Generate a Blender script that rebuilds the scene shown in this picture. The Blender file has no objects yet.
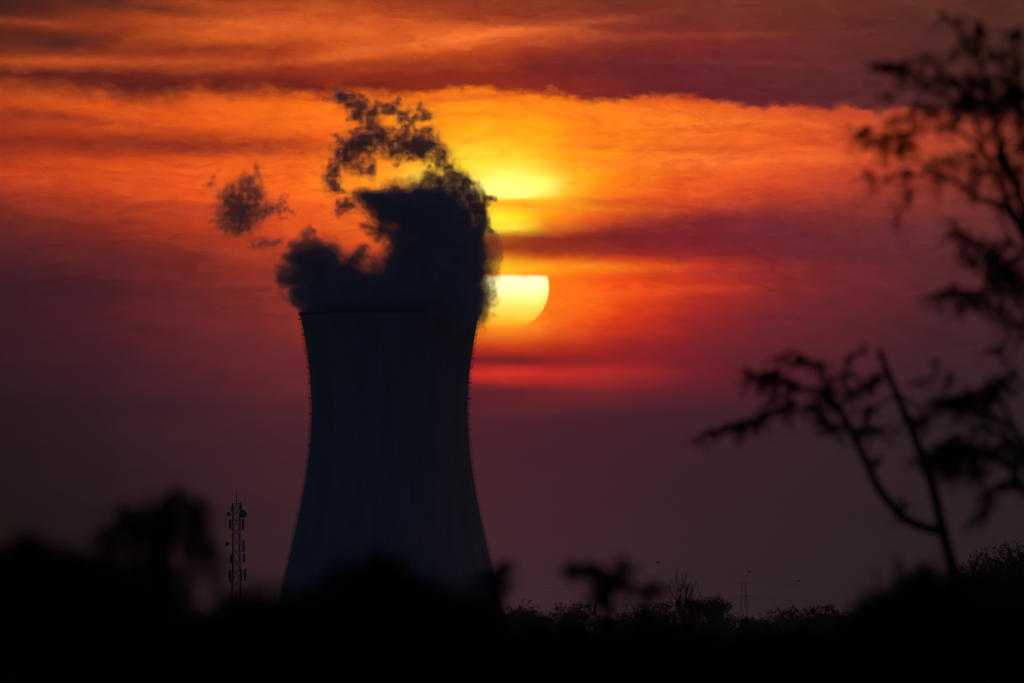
import bpy, bmesh, math, random
import numpy as np
from mathutils import Vector, Matrix

R = math.radians
scene = bpy.context.scene
col = scene.collection

# ------------------------------------------------------------------ camera
FPX = 512.0 / math.tan(R(3.4))          # focal length of the 300 mm lens in photo pixels
HOR = 640.0                             # height of the true horizon in the photo
CAM = Vector((0.0, 0.0, 3.0))
PITCH = math.atan((HOR - 341.5) / FPX)
SUN_EL = math.degrees((HOR - 288.0) / FPX)
SUN_AZ = math.degrees((507.0 - 512.0) / FPX)

cd = bpy.data.cameras.new('camera')
cam = bpy.data.objects.new('camera', cd)
col.objects.link(cam)
cam.location = CAM
cam.rotation_euler = (R(90) + PITCH, 0, 0)
cd.sensor_width = 36.0
cd.lens = 36.0 * FPX / 1024.0
cd.clip_start = 0.5
cd.clip_end = 120000.0
cd.dof.use_dof = True
cd.dof.focus_distance = 2900.0
cd.dof.aperture_fstop = 5.0
scene.camera = cam

# ------------------------------------------------------------------ view
scene.view_settings.view_transform = 'Standard'
scene.view_settings.look = 'None'
scene.view_settings.gamma = 1.0
scene.view_settings.exposure = 0.0
scene.view_settings.use_curve_mapping = False
try:
    scene.cycles.use_denoising = True
    scene.cycles.volume_bounces = 2
    scene.cycles.volume_step_rate = 0.16
    scene.cycles.transparent_max_bounces = 32
except Exception:
    pass

SKY_STRENGTH = 0.04
HAZE = 0.8e-4                            # scattering of the evening air per metre
SUN_STRENGTH = 1.1


# ------------------------------------------------------------------ node helpers
class N:
    """a value socket with arithmetic"""
    nt = None

    def __init__(self, s):
        self.s = s

    @staticmethod
    def m(op, *a, clamp=False):
        n = N.nt.nodes.new('ShaderNodeMath')
        n.operation = op
        n.use_clamp = clamp
        for i, v in enumerate(a):
            if isinstance(v, N):
                N.nt.links.new(v.s, n.inputs[i])
            else:
                n.inputs[i].default_value = v
        return N(n.outputs[0])

    def __add__(s, o): return N.m('ADD', s, o)
    def __radd__(s, o): return N.m('ADD', o, s)
    def __sub__(s, o): return N.m('SUBTRACT', s, o)
    def __rsub__(s, o): return N.m('SUBTRACT', o, s)
    def __mul__(s, o): return N.m('MULTIPLY', s, o)
    def __rmul__(s, o): return N.m('MULTIPLY', o, s)
    def __truediv__(s, o): return N.m('DIVIDE', s, o)


def smooth(v, a, b, t0=0.0, t1=1.0, kind='SMOOTHSTEP'):
    n = N.nt.nodes.new('ShaderNodeMapRange')
    n.interpolation_type = kind
    N.nt.links.new(v.s, n.inputs['Value'])
    n.inputs['From Min'].default_value = a
    n.inputs['From Max'].default_value = b
    n.inputs['To Min'].default_value = t0
    n.inputs['To Max'].default_value = t1
    return N(n.outputs['Result'])


def comb(x, y, z):
    n = N.nt.nodes.new('ShaderNodeCombineXYZ')
    for i, v in enumerate((x, y, z)):
        if isinstance(v, N):
            N.nt.links.new(v.s, n.inputs[i])
        else:
            n.inputs[i].default_value = v
    return n.outputs[0]


def noise(vec, scale, detail=4, rough=0.55, dist=0.0):
    n = N.nt.nodes.new('ShaderNodeTexNoise')
    N.nt.links.new(vec, n.inputs['Vector'])
    n.inputs['Scale'].default_value = scale
    n.inputs['Detail'].default_value = detail
    n.inputs['Roughness'].default_value = rough
    n.inputs['Distortion'].default_value = dist
    return N(n.outputs['Fac'])


def mixc(f, a, b, blend='MIX'):
    n = N.nt.nodes.new('ShaderNodeMix')
    n.data_type = 'RGBA'
    n.blend_type = blend
    for key, v in ((0, f), (6, a), (7, b)):
        if isinstance(v, N):
            N.nt.links.new(v.s, n.inputs[key])
        elif hasattr(v, 'is_linked'):
            N.nt.links.new(v, n.inputs[key])
        else:
            n.inputs[key].default_value = v
    return n.outputs[2]


def lin(c):
    out = []
    for v in c:
        v = v / 255.0
        out.append(v / 12.92 if v <= 0.04045 else ((v + 0.055) / 1.055) ** 2.4)
    return tuple(out) + (1.0,)


def ramp(v, stops):
    n = N.nt.nodes.new('ShaderNodeValToRGB')
    N.nt.links.new(v.s, n.inputs[0])
    e = n.color_ramp.elements
    while len(e) < len(stops):
        e.new(1.0)
    for el, (p, c) in zip(e, sorted(stops, key=lambda q: q[0])):
        el.position = p
        el.color = c
    return n.outputs[0]


# ------------------------------------------------------------------ world: clear dusk sky with sunset cloud
world = bpy.data.worlds.new('World')
scene.world = world
world.use_nodes = True
nt = world.node_tree
nt.nodes.clear()
N.nt = nt
out = nt.nodes.new('ShaderNodeOutputWorld')
sky = nt.nodes.new('ShaderNodeTexSky')
sky.sky_type = 'NISHITA'
sky.sun_disc = False
sky.sun_elevation = R(SUN_EL)
sky.sun_rotation = R(SUN_AZ)
sky.air_density = 1.0
sky.dust_density = 0.3
sky.ozone_density = 5.0
bg1 = nt.nodes.new('ShaderNodeBackground')
nt.links.new(sky.outputs[0], bg1.inputs['Color'])
bg1.inputs['Strength'].default_value = SKY_STRENGTH

tc = nt.nodes.new('ShaderNodeTexCoord')
sep = nt.nodes.new('ShaderNodeSeparateXYZ')
nt.links.new(tc.outputs['Generated'], sep.inputs[0])
dx, dy, dz = (N(sep.outputs[i]) for i in range(3))
AZ = N.m('ARCTAN2', dx, dy) * (180 / math.pi)      # degrees from due north
EL = N.m('ARCSINE', dz) * (180 / math.pi)          # degrees above the horizon
PPD = FPX * math.pi / 180.0
# cloud cells are long and flat; wind drags their edges sideways
warp1 = noise(comb(AZ * 0.55, EL * 2.2, 3.1), 1.5, 5, 0.6) - 0.5
warp2 = noise(comb(AZ * 1.6, EL * 3.6, 8.7), 2.6, 5, 0.62) - 0.5
warp3 = noise(comb(AZ * 0.35, EL * 1.1, 15.3), 1.2, 3, 0.5) - 0.5
low = smooth(EL, 1.2, 2.2)                                         # the cloud is calm near the horizon
U = AZ + warp1 * 0.7 + warp3 * 0.5
V = EL + low * (warp1 * 0.13 + warp2 * 0.07)
XS = [0, 100, 200, 300, 400, 470, 510, 555, 600, 680, 760, 850, 940, 1024]
ROWS = [
 (-60, [(40,18,18),(60,24,18),(80,30,20),(90,34,22),(95,36,24),(95,36,26),(92,36,26),(90,35,27),(86,34,27),(80,33,28),(74,32,28),(68,31,27),(60,30,26),(55,28,24)]),
 (0,   [(55,25,22),(90,34,22),(150,55,22),(168,64,25),(150,56,26),(140,52,28),(138,54,28),(132,50,28),(125,48,30),(115,46,32),(105,44,34),(98,43,34),(85,40,33),(75,36,28)]),
 (20,  [(72,27,20),(150,55,22),(192,76,28),(208,86,30),(192,76,28),(165,62,28),(152,56,28),(138,47,30),(126,43,32),(115,42,34),(105,40,34),(95,40,34),(80,38,32),(70,35,30)]),
 (38,  [(60,22,20),(125,43,20),(205,85,30),(208,86,28),(208,86,28),(226,98,35),(216,92,35),(190,75,35),(150,52,32),(125,40,34),(112,38,36),(95,38,36),(80,36,34),(68,34,30)]),
 (52,  [(115,40,18),(150,50,20),(145,46,22),(185,68,22),(202,80,25),(194,74,25),(186,70,30),(150,48,30),(120,36,32),(115,34,34),(105,34,36),(92,36,36),(78,35,34),(66,33,30)]),
 (62,  [(165,65,22),(172,66,22),(165,62,22),(165,58,22),(160,55,22),(168,58,25),(152,48,28),(122,36,32),(110,32,34),(106,32,35),(98,33,37),(88,35,36),(76,34,34),(66,33,30)]),
 (75,  [(92,27,22),(92,27,22),(112,33,22),(132,39,22),(135,40,22),(135,38,25),(130,36,28),(112,32,32),(105,30,34),(100,30,36),(92,32,38),(85,34,36),(75,34,34),(66,33,31)]),
 (87,  [(125,42,20),(86,27,24),(96,28,22),(108,32,22),(128,37,22),(140,40,22),(140,39,25),(130,36,28),(115,32,32),(97,28,36),(92,29,38),(84,32,38),(75,34,36),(66,33,31)]),
 (97,  [(190,72,22),(205,78,22),(215,82,22),(226,90,20),(238,108,15),(243,118,15),(243,114,15),(243,114,20),(222,82,25),(205,72,30),(100,31,37),(88,32,38),(80,36,38),(70,34,32)]),
 (108, [(185,65,20),(215,78,20),(232,92,22),(242,106,20),(250,136,12),(251,142,10),(250,138,10),(250,136,15),(246,118,20),(242,106,28),(215,80,32),(185,65,38),(135,50,40),(100,40,34)]),
 (125, [(170,55,20),(205,72,20),(226,85,20),(242,106,22),(252,140,10),(252,150,6),(251,146,10),(249,132,13),(247,122,20),(243,110,30),(230,90,32),(205,75,38),(165,60,42),(130,50,38)]),
 (142, [(132,37,22),(145,40,20),(162,46,20),(230,86,20),(250,130,15),(253,164,8),(252,158,9),(250,134,12),(249,132,15),(242,106,28),(228,86,32),(202,72,38),(162,58,42),(128,49,38)]),
 (158, [(165,52,22),(195,65,22),(216,75,22),(237,96,22),(250,130,20),(254,184,15),(253,178,16),(250,138,13),(250,137,15),(243,108,28),(230,86,32),(196,67,38),(152,56,42),(120,47,38)]),
 (172, [(190,60,25),(210,72,25),(226,82,25),(241,100,25),(250,140,25),(255,230,60),(255,240,95),(252,160,14),(249,127,15),(239,100,28),(223,80,34),(186,63,40),(142,53,42),(112,45,38)]),
 (188, [(165,50,26),(205,68,26),(226,80,26),(241,98,26),(252,150,30),(255,248,140),(255,248,150),(252,156,16),(247,116,18),(233,88,28),(212,72,34),(173,58,40),(132,50,42),(105,43,38)]),
 (201, [(135,42,28),(180,58,27),(216,74,27),(239,95,27),(250,130,25),(252,190,40),(250,185,30),(246,140,15),(236,98,20),(215,75,30),(190,62,36),(155,54,40),(120,48,42),(98,41,38)]),
 (220, [(105,35,30),(140,44,29),(186,58,28),(226,82,28),(246,112,25),(255,225,60),(255,215,40),(245,125,15),(222,82,25),(178,53,34),(147,45,38),(126,44,40),(105,42,42),(88,38,38)]),
 (238, [(88,32,32),(115,36,32),(155,48,30),(206,70,30),(235,95,28),(190,75,10),(158,56,10),(145,40,20),(136,31,30),(122,26,36),(110,28,40),(103,34,42),(92,37,42),(80,36,38)]),
 (254, [(78,28,32),(100,33,33),(130,42,32),(182,60,32),(222,80,30),(225,115,10),(205,90,10),(185,58,15),(162,40,25),(138,32,34),(117,30,40),(100,34,42),(86,35,42),(74,34,38)]),
 (268, [(66,25,32),(88,30,34),(115,38,34),(162,52,34),(220,80,30),(255,190,20),(255,172,15),(250,112,10),(236,73,18),(192,48,30),(150,40,38),(118,38,42),(88,34,42),(72,33,38)]),
 (290, [(55,22,32),(76,27,34),(105,36,36),(142,46,36),(200,70,30),(255,170,10),(255,155,10),(250,118,5),(241,76,12),(187,43,30),(136,36,38),(105,34,42),(80,32,40),(66,31,37)]),
 (320, [(48,20,30),(66,25,34),(95,34,38),(125,42,38),(170,50,30),(242,112,10),(250,92,8),(241,63,10),(216,50,20),(152,36,34),(111,32,40),(88,32,40),(68,30,38),(57,29,36)]),
 (345, [(44,19,30),(60,24,33),(85,32,38),(110,40,40),(140,40,35),(185,42,25),(196,40,22),(182,38,25),(167,34,30),(126,30,36),(96,30,40),(78,30,38),(61,29,38),(52,28,35)]),
 (359, [(42,19,29),(57,24,33),(80,31,38),(104,38,40),(130,38,36),(125,27,32),(132,28,30),(150,32,30),(152,32,32),(118,28,36),(90,29,40),(74,30,38),(58,28,37),(49,28,35)]),
 (373, [(40,18,29),(54,23,33),(76,31,38),(98,37,41),(120,38,40),(192,44,38),(212,46,35),(198,42,36),(172,38,36),(116,28,38),(84,28,40),(70,29,38),(55,28,37),(47,28,35)]),
 (391, [(37,17,28),(50,23,33),(72,30,38),(90,36,42),(104,36,42),(95,30,38),(105,31,38),(125,33,38),(128,34,38),(94,28,40),(75,28,40),(64,29,38),(51,28,37),(44,27,34)]),
 (410, [(34,17,27),(46,22,32),(66,30,38),(82,35,42),(90,36,42),(90,32,42),(88,32,42),(85,32,42),(80,31,42),(70,29,41),(62,29,40),(54,28,38),(45,27,36),(40,26,34)]),
 (450, [(28,15,24),(40,21,30),(58,29,37),(72,33,41),(80,34,42),(78,33,43),(76,33,43),(73,32,43),(70,31,43),(62,30,41),(55,29,40),(48,28,38),(42,26,35),(37,25,33)]),
 (520, [(20,11,17),(32,19,26),(50,28,34),(64,33,40),(72,35,43),(72,35,44),(70,35,44),(67,34,44),(64,33,44),(56,31,42),(50,30,39),(44,28,37),(38,26,34),(33,25,31)]),
 (610, [(18,12,15),(28,18,22),(44,28,32),(58,34,38),(64,37,43),(66,38,44),(64,37,45),(61,36,44),(58,35,44),(51,32,41),(45,31,38),(40,28,35),(34,26,32),(30,24,30)]),
]
SPAN = 1024 / PPD
ufac = smooth(U, -SPAN / 2, SPAN / 2, kind='LINEAR')


AIRLIGHT = (.0058, .0040, .0046)                    # what the haze itself adds on the way


def beyond(c):
    return tuple(max(.0004, v - a) for v, a in zip(lin(c)[:3], AIRLIGHT)) + (1.0,)


def stack(rows):
    cur = prev = None
    for y, cs in rows:
        el = (HOR - y) / PPD
        if y >= 410:                                  # duller, greyer air low down
            cs = [(c[0] * .91, c[1] * .97, c[2] * .95) for c in cs]
        rr = ramp(ufac, [(x / 1024.0, beyond(c)) for x, c in zip(XS, cs)])
        cur = rr if cur is None else mixc(smooth(V, prev, el, kind='LINEAR'), cur, rr)
        prev = el
    return cur


upper = stack([r for r in ROWS if r[0] < 90])       # the high veil of cloud
lower = stack([r for r in ROWS if r[0] > 90])       # the glowing gap and the murk under it
EDGE = [(0, 88), (60, 87), (100, 91), (130, 97), (165, 95), (200, 92), (260, 90), (340, 90), (400, 92), (450, 87), (510, 89), (555, 90), (595, 98), (625, 98), (660, 93), (690, 93), (720, 101), (760, 105), (790, 102), (830, 106), (900, 108), (1024, 110)]
ue = smooth(AZ, -SPAN / 2, SPAN / 2, kind='LINEAR')
er = ramp(ue, [(x / 1024.0, ((y - 60) / 80.0,) * 3 + (1,)) for x, y in EDGE])
sc_n = nt.nodes.new('ShaderNodeSeparateColor')
nt.links.new(er, sc_n.inputs[0])
puff = N.m('ABSOLUTE', noise(comb(AZ * 1.0, EL * 1.6, 21.0), 3.6, 6, .62) - .5)
puff2 = noise(comb(AZ * 1.0, EL * 1.5, 31.0), 13.0, 4, .65) - .5
rag0 = noise(comb(AZ * .8, EL * 1.6, 51.0), 1.6, 4, .6) - .5
ey = N(sc_n.outputs[0]) * 80.0 + 60.0                # pixel row of the cloud's lower rim
py_ = HOR - EL * PPD
dist_e = (py_ - ey + puff * 40.0 - 4.5 + puff2 * 7.0 + rag0 * 17.0) * smooth(AZ, -2.4, .8, .28, .85)
cur = mixc(smooth(dist_e, -4.0, 5.0), upper, lower)

# single streaks of cloud: px, py, half length, half height, slope, colour, strength, raggedness
STREAKS = [
 (50, 44, 75, 10, .05, lin((80, 27, 17)), .8, 1.0), (140, 9, 85, 4.5, .10, lin((80, 32, 18)), .75, 1.0), (30, 24, 60, 4, .06, lin((165, 62, 24)), .6, 1.0),
 (190, 146, 150, 9, .02, lin((135, 40, 20)), .8, 1.0), (90, 121, 90, 4.5, .10, lin((150, 48, 22)), .6, 1.0), (20, 118, 50, 6, .0, lin((140, 44, 22)), .5, 1.0), (150, 208, 90, 6, .05, lin((140, 44, 28)), .45, 1.0),
 (60, 182, 90, 5, 0, lin((205, 72, 26)), .4, 1.0),
 (690, 229, 150, 15, -.10, lin((112, 25, 36)), .8, .8), (550, 246, 90, 6, -.02, lin((130, 36, 18)), .7, .8), (840, 236, 110, 14, .05, lin((100, 34, 42)), .5, .8),
 (515, 361, 62, 3.5, .03, lin((105, 22, 28)), .75, .8), (610, 357, 60, 4, -.02, lin((130, 26, 32)), .5, .8), (550, 393, 130, 5, .05, lin((80, 28, 38)), .45, 1.2), (540, 410, 120, 5.0, -.02, lin((104, 33, 42)), .3, 1.2),
 (430, 44, 120, 5, -.13, lin((238, 108, 40)), .7, 1.1), (500, 32, 70, 4, -.08, lin((235, 105, 40)), .6, 1.1), (290, 26, 80, 6, .05, lin((225, 96, 34)), .6, 1.1), (360, 54, 110, 3, -.10, lin((205, 84, 28)), .6, 1.1), (100, 62, 110, 4, .0, lin((190, 74, 26)), .6, 1.0), (270, 12, 80, 4, .12, lin((190, 78, 28)), .5, 1.1), (440, 66, 90, 3, -.06, lin((150, 48, 24)), .6, 1.0), (230, 48, 70, 3, -.04, lin((140, 44, 20)), .6, 1.0),
 (660, 37, 120, 3, -.02, lin((150, 60, 36)), .4, 1.0), (700, 62, 150, 3, .03, lin((118, 40, 38)), .4, 1.0), (600, 26, 90, 3, .03, lin((110, 38, 30)), .5, 1.0),
 (700, 162, 150, 6, -.03, lin((252, 116, 40)), .5, 1.0), (640, 118, 120, 7, .05, lin((250, 128, 28)), .4, 1.0), (690, 150, 120, 3.5, .02, lin((205, 74, 28)), .5, 1.0), (620, 205, 90, 5, .0, lin((200, 66, 26)), .5, 1.0), (470, 98, 60, 3.5, -.06, lin((205, 80, 22)), .6, 1.0), (450, 150, 60, 6, .05, lin((250, 150, 10)), .4, 1.0),
 (540, 268, 80, 5, .0, lin((255, 175, 15)), .5, .6), (620, 292, 90, 5, -.03, lin((245, 84, 20)), .4, .8), (545, 206, 60, 4.5, .03, lin((236, 126, 8)), .8, 1.3),
 (490, 222, 20, 9, .12, (1.0, .70, .05, 1), .9, 1.1), (508, 227, 22, 4, .02, (1.0, .72, .07, 1), .7, .5),
 (494, 170, 62, 22, .16, (1.0, .70, .035, 1), .85, .9), (422, 176, 34, 9, .0, (1.0, .52, .03, 1), .8, .6), (416, 178, 9, 6, .0, (1.0, .72, .10, 1), .8, .4), (500, 322, 46, 15, .0, (1.0, .36, .015, 1), .75, .5), (556, 300, 44, 26, .0, lin((250, 116, 8)), .55, .5), (500, 268, 34, 7, .0, (1.0, .52, .02, 1), .5, .4),
]
rag1 = noise(comb(AZ * .8, EL * 3.0, 41.0), 3.2, 5, .62) - .5
rag2 = noise(comb(AZ * .8, EL * 3.0, 47.0), 9.0, 4, .6) - .5
px_ = AZ * PPD + 512.0
for x0, y0, a, b, sl_, c, st, rg_ in STREAKS:
    du = (px_ - float(x0)) / float(a)
    dv = (py_ - float(y0) - (px_ - float(x0)) * sl_) / float(b)
    d2 = du * du + dv * dv
    gs = N.m('EXPONENT', d2 * -.8) * (1.0 + (rag1 * 2.6 + rag2 * 1.4) * rg_)
    cur = mixc(N.m('MULTIPLY', gs, st, clamp=True), cur, c)
# the hottest patch of thin cloud above the sun, cut off flat below
du = (px_ - 508.0) / 34.0
dv = (py_ - 190.0 - du * 2.0) / 17.0
hot = N.m('EXPONENT', (du * du + dv * dv) * -1.0 + (rag1 + rag2 * .8) * 2.0) * smooth(py_ + rag2 * 8.0, 194.0, 201.0, 1.0, 0.0)
cur = mixc(N.m('MULTIPLY', hot, 1.2, clamp=True), cur, (1.2, 1.0, .34, 1))
# fine drawn-out fibres; thicker cloud is redder, not greyer
fib = noise(comb(AZ * 0.62, EL * 3.0 + AZ * .22 + warp1 * 2.6, 1.7), 2.6, 9, 0.63, 0.8)
fib2 = noise(comb(AZ * 1.0, EL * 3.2 - AZ * .15, 5.2), 6.0, 5, 0.6, 0.7)
fib3 = noise(comb(AZ * 1.2, EL * 4.0 + AZ * .12 + warp2 * 1.2, 9.2), 17.0, 5, 0.65, 0.5)
gx = (px_ - 512.0) / 110.0
gy = (py_ - 200.0) / 80.0
near_sun = N.m('EXPONENT', (gx * gx + gy * gy) * -1.0)
amp = smooth(EL, 1.2, 2.8, 0.05, 0.50)
tq = ((fib - 0.5) * amp * 2.2 + (fib2 - 0.5) * amp * .9 + (fib3 - 0.5) * amp * .55) * (1.0 - near_sun * .75)
glow_up = near_sun * .14 + 1.03
tcol = comb((1.0 + tq * .8) * glow_up, (1.0 + tq * 1.45) * glow_up, (1.0 + tq * 1.1) * (1.0 - near_sun * .3))
vm = nt.nodes.new('ShaderNodeVectorMath')
vm.operation = 'MULTIPLY'
nt.links.new(cur, vm.inputs[0])
nt.links.new(tcol, vm.inputs[1])
bg2 = nt.nodes.new('ShaderNodeBackground')
nt.links.new(vm.outputs[0], bg2.inputs['Color'])
bg2.inputs['Strength'].default_value = math.exp(HAZE * 5200)   # the glow as it is beyond the haze
away = N.m('MAXIMUM', smooth(N.m('ABSOLUTE', AZ), 3.6, 14.0), smooth(EL, 4.6, 12.0))
mixs = nt.nodes.new('ShaderNodeMixShader')
nt.links.new(away.s, mixs.inputs[0])
nt.links.new(bg2.outputs[0], mixs.inputs[1])
nt.links.new(bg1.outputs[0], mixs.inputs[2])
nt.links.new(mixs.outputs[0], out.inputs['Surface'])
world.cycles.sampling_method = 'MANUAL'
world.cycles.sample_map_resolution = 1024

# ------------------------------------------------------------------ sun lamp
sl = bpy.data.lights.new('sun_light', 'SUN')
sl.energy = SUN_STRENGTH
sl.angle = R(0.53)
sl.color = (1.0, 0.42, 0.12)
slo = bpy.data.objects.new('sun_light', sl)
col.objects.link(slo)
sd = Vector((math.sin(R(SUN_AZ)) * math.cos(R(SUN_EL)), math.cos(R(SUN_AZ)) * math.cos(R(SUN_EL)), math.sin(R(SUN_EL))))
slo.rotation_euler = sd.to_track_quat('Z', 'Y').to_euler()


# ------------------------------------------------------------------ helpers
def at(px, py, Y):
    """world point seen at photo pixel px, py on the plane Y metres north"""
    d = Vector(((px - 512.0) / FPX, 0, (341.5 - py) / FPX))
    c, s = math.cos(PITCH), math.sin(PITCH)
    w = Vector((d.x, c - d.z * s, s + d.z * c))
    return CAM + w * (Y / w.y)


def tag(o, label=None, cat=None, group=None, kind=None):
    if label: o['label'] = label
    if cat: o['category'] = cat
    if group: o['group'] = group
    if kind: o['kind'] = kind
    return o


def empty(name, loc):
    o = bpy.data.objects.new(name, None)
    col.objects.link(o)
    o.location = loc
    return o


class MB:
    """collects shapes and links them as one mesh"""

    def __init__(self):
        self.v, self.f = [], []

    def box(self, a, b):
        n = len(self.v)
        for z in (a[2], b[2]):
            for x, y in ((a[0], a[1]), (b[0], a[1]), (b[0], b[1]), (a[0], b[1])):
                self.v.append((x, y, z))
        self.f += [tuple(n + i for i in q) for q in ((3, 2, 1, 0), (4, 5, 6, 7), (0, 1, 5, 4), (1, 2, 6, 5), (2, 3, 7, 6), (3, 0, 4, 7))]

    def tube(self, pts, rad, sides=6):
        pts = [Vector(p) for p in pts]
        if not hasattr(rad, '__len__'):
            rad = [rad] * len(pts)
        n0 = len(self.v)
        ref = None
        for i, p in enumerate(pts):
            t = (pts[min(i + 1, len(pts) - 1)] - pts[max(i - 1, 0)]).normalized()
            if ref is None:
                ref = t.orthogonal().normalized()
            ref = (ref - t * ref.dot(t))
            ref = ref.normalized() if ref.length > 1e-6 else t.orthogonal().normalized()
            b = t.cross(ref)
            for k in range(sides):
                a = 2 * math.pi * k / sides
                self.v.append(tuple(p + (ref * math.cos(a) + b * math.sin(a)) * rad[i]))
        for i in range(len(pts) - 1):
            for k in range(sides):
                k2 = (k + 1) % sides
                a = n0 + i * sides
                self.f.append((a + k, a + k2, a + sides + k2, a + sides + k))
        self.f.append(tuple(n0 + k for k in reversed(range(sides))))
        self.f.append(tuple(n0 + (len(pts) - 1) * sides + k for k in range(sides)))

    def lathe(self, prof, seg, c=(0, 0, 0), axis='z', cap=True):
        n0 = len(self.v)
        for r, h in prof:
            for k in range(seg):
                a = 2 * math.pi * k / seg
                p = (r * math.cos(a), r * math.sin(a), h)
                if axis == 'y': p = (p[0], -h, p[1])
                if axis == 'x': p = (h, p[0], p[1])
                self.v.append((p[0] + c[0], p[1] + c[1], p[2] + c[2]))
        for i in range(len(prof) - 1):
            for k in range(seg):
                k2 = (k + 1) % seg
                a = n0 + i * seg
                self.f.append((a + k, a + k2, a + seg + k2, a + seg + k))
        if cap:
            self.f.append(tuple(n0 + k for k in reversed(range(seg))))
            self.f.append(tuple(n0 + (len(prof) - 1) * seg + k for k in range(seg)))

    def leaf(self, p, d, n, L, W):
        """one pointed leaf from p along d, its face towards n, folded a little along the midrib"""
        d = d.normalized()
        s = d.cross(n)
        s = s.normalized() if s.length > 1e-6 else d.orthogonal().normalized()
        up = s.cross(d)
        k = len(self.v)
        self.v += [tuple(p), tuple(p + d * L * .45 + s * W * .5 + up * W * .12), tuple(p + d * L), tuple(p + d * L * .45 - s * W * .5 + up * W * .12)]
        self.f += [(k, k + 1, k + 2), (k, k + 2, k + 3)]

    def build(self, name, mat, parent=None, smooth_shade=False):
        me = bpy.data.meshes.new(name)
        me.from_pydata(self.v, [], self.f)
        me.materials.append(mat)
        if smooth_shade:
            me.polygons.foreach_set('use_smooth', [True] * len(me.polygons))
        me.update()
        o = bpy.data.objects.new(name, me)
        col.objects.link(o)
        if parent is not None:
            o.parent = parent
        return o


def material(name, c1, c2, scale, rough=0.85, stretch=(1, 1, 1), bump=0.0, coord='Object', metallic=0.0, spec=0.25):
    m = bpy.data.materials.new(name)
    m.use_nodes = True
    t = m.node_tree
    N.nt = t
    b = t.nodes['Principled BSDF']
    b.inputs['Roughness'].default_value = rough
    b.inputs['Metallic'].default_value = metallic
    b.inputs['Specular IOR Level'].default_value = spec
    c = t.nodes.new('ShaderNodeTexCoord')
    mp = t.nodes.new('ShaderNodeMapping')
    mp.inputs['Scale'].default_value = stretch
    t.links.new(c.outputs[coord], mp.inputs[0])
    f = noise(mp.outputs[0], scale, 6, 0.6)
    t.links.new(mixc(smooth(f, .35, .65), c1 + (1,), c2 + (1,)), b.inputs['Base Color'])
    if bump:
        bn = t.nodes.new('ShaderNodeBump')
        bn.inputs['Strength'].default_value = bump
        t.links.new(f.s, bn.inputs['Height'])
        t.links.new(bn.outputs[0], b.inputs['Normal'])
    return m


M = {
    'concrete': material('weathered_concrete', (.25, .25, .26), (.35, .35, .35), 0.16, .9, (1, 1, .05)),
    'rim': material('dark_concrete', (.10, .10, .10), (.14, .14, .14), 0.2, .9),
    'steel': material('galvanised_steel', (.16, .17, .18), (.24, .25, .26), 0.8, .55, metallic=.4),
    'dark_steel': material('rusted_steel', (.06, .05, .045), (.10, .08, .07), 1.5, .7),
    'bark': material('bark', (.035, .027, .022), (.07, .055, .045), 9, .95, (1, 1, .2), .4),
    'leaf': material('leaf', (.022, .042, .014), (.045, .07, .022), 5, .9, spec=0.0),
    'far_leaf': material('far_leaf', (.022, .038, .016), (.04, .055, .022), .4, .9, spec=0.0),
    'ground': material('dry_grass', (.035, .04, .018), (.05, .045, .024), .03, 1.0, spec=0.0),
    'feather': material('feather', (.02, .02, .02), (.04, .04, .04), 6, .9),
}

# ------------------------------------------------------------------ ground
g = MB()
ST = 40
ext = 5000.0
ring = [0, 15, 30, 60, 120, 250, 500, 900, 1400, 2000, 2800, 4000, ext]
rg = random.Random(5)
for r in ring:
    for k in range(ST):
        a = 2 * math.pi * k / ST
        z = 0.0 if r < 20 else rg.uniform(-.25, .25) * (1 if r < 5000 else 0)
        g.v.append((r * math.cos(a), r * math.sin(a), z))
for i in range(len(ring) - 1):
    for k in range(ST):
        k2 = (k + 1) % ST
        if i == 0:
            g.f.append((i * ST, (i + 1) * ST + k, (i + 1) * ST + k2))
        else:
            g.f.append((i * ST + k, (i + 1) * ST + k, (i + 1) * ST + k2, i * ST + k2))
tag(g.build('ground', M['ground']), kind='structure')

# ------------------------------------------------------------------ evening haze
hz = MB()
hz.box((-5200, -5200, -1.5), (5200, 5200, 420))
hm = bpy.data.materials.new('haze_air')
hm.use_nodes = True
t = hm.node_tree
t.nodes.clear()
ho = t.nodes.new('ShaderNodeOutputMaterial')
hv = t.nodes.new('ShaderNodeVolumePrincipled')
hv.inputs['Color'].default_value = (.93, .92, .95, 1)
hv.inputs['Density'].default_value = HAZE
hv.inputs['Anisotropy'].default_value = 0.0
t.links.new(hv.outputs[0], ho.inputs['Volume'])
try:
    hm.cycles.homogeneous_volume = True
except Exception:
    pass
tag(hz.build('haze', hm), kind='stuff')

# ------------------------------------------------------------------ sun
SD = 40000.0
sc_ = CAM + sd * SD
sun_r = 42.0 / FPX * SD
bm = bmesh.new()
bmesh.ops.create_icosphere(bm, subdivisions=6, radius=sun_r)
me = bpy.data.meshes.new('sun')
bm.to_mesh(me)
bm.free()
me.polygons.foreach_set('use_smooth', [True] * len(me.polygons))
sun = bpy.data.objects.new('sun', me)
col.objects.link(sun)
sun.location = sc_
sm = bpy.data.materials.new('sun_glow')
sm.use_nodes = True
t = sm.node_tree
t.nodes.clear()
N.nt = t
o_ = t.nodes.new('ShaderNodeOutputMaterial')
tcs = t.nodes.new('ShaderNodeTexCoord')
sp = t.nodes.new('ShaderNodeSeparateXYZ')
t.links.new(tcs.outputs['Object'], sp.inputs[0])
sx = N(sp.outputs[0]) / sun_r
sz = N(sp.outputs[2]) / sun_r
nz = noise(comb(sx * .7, 0.0, sz * 3.0), 2.2, 5, .6) - .5
h = sz + nz * .22
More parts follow.
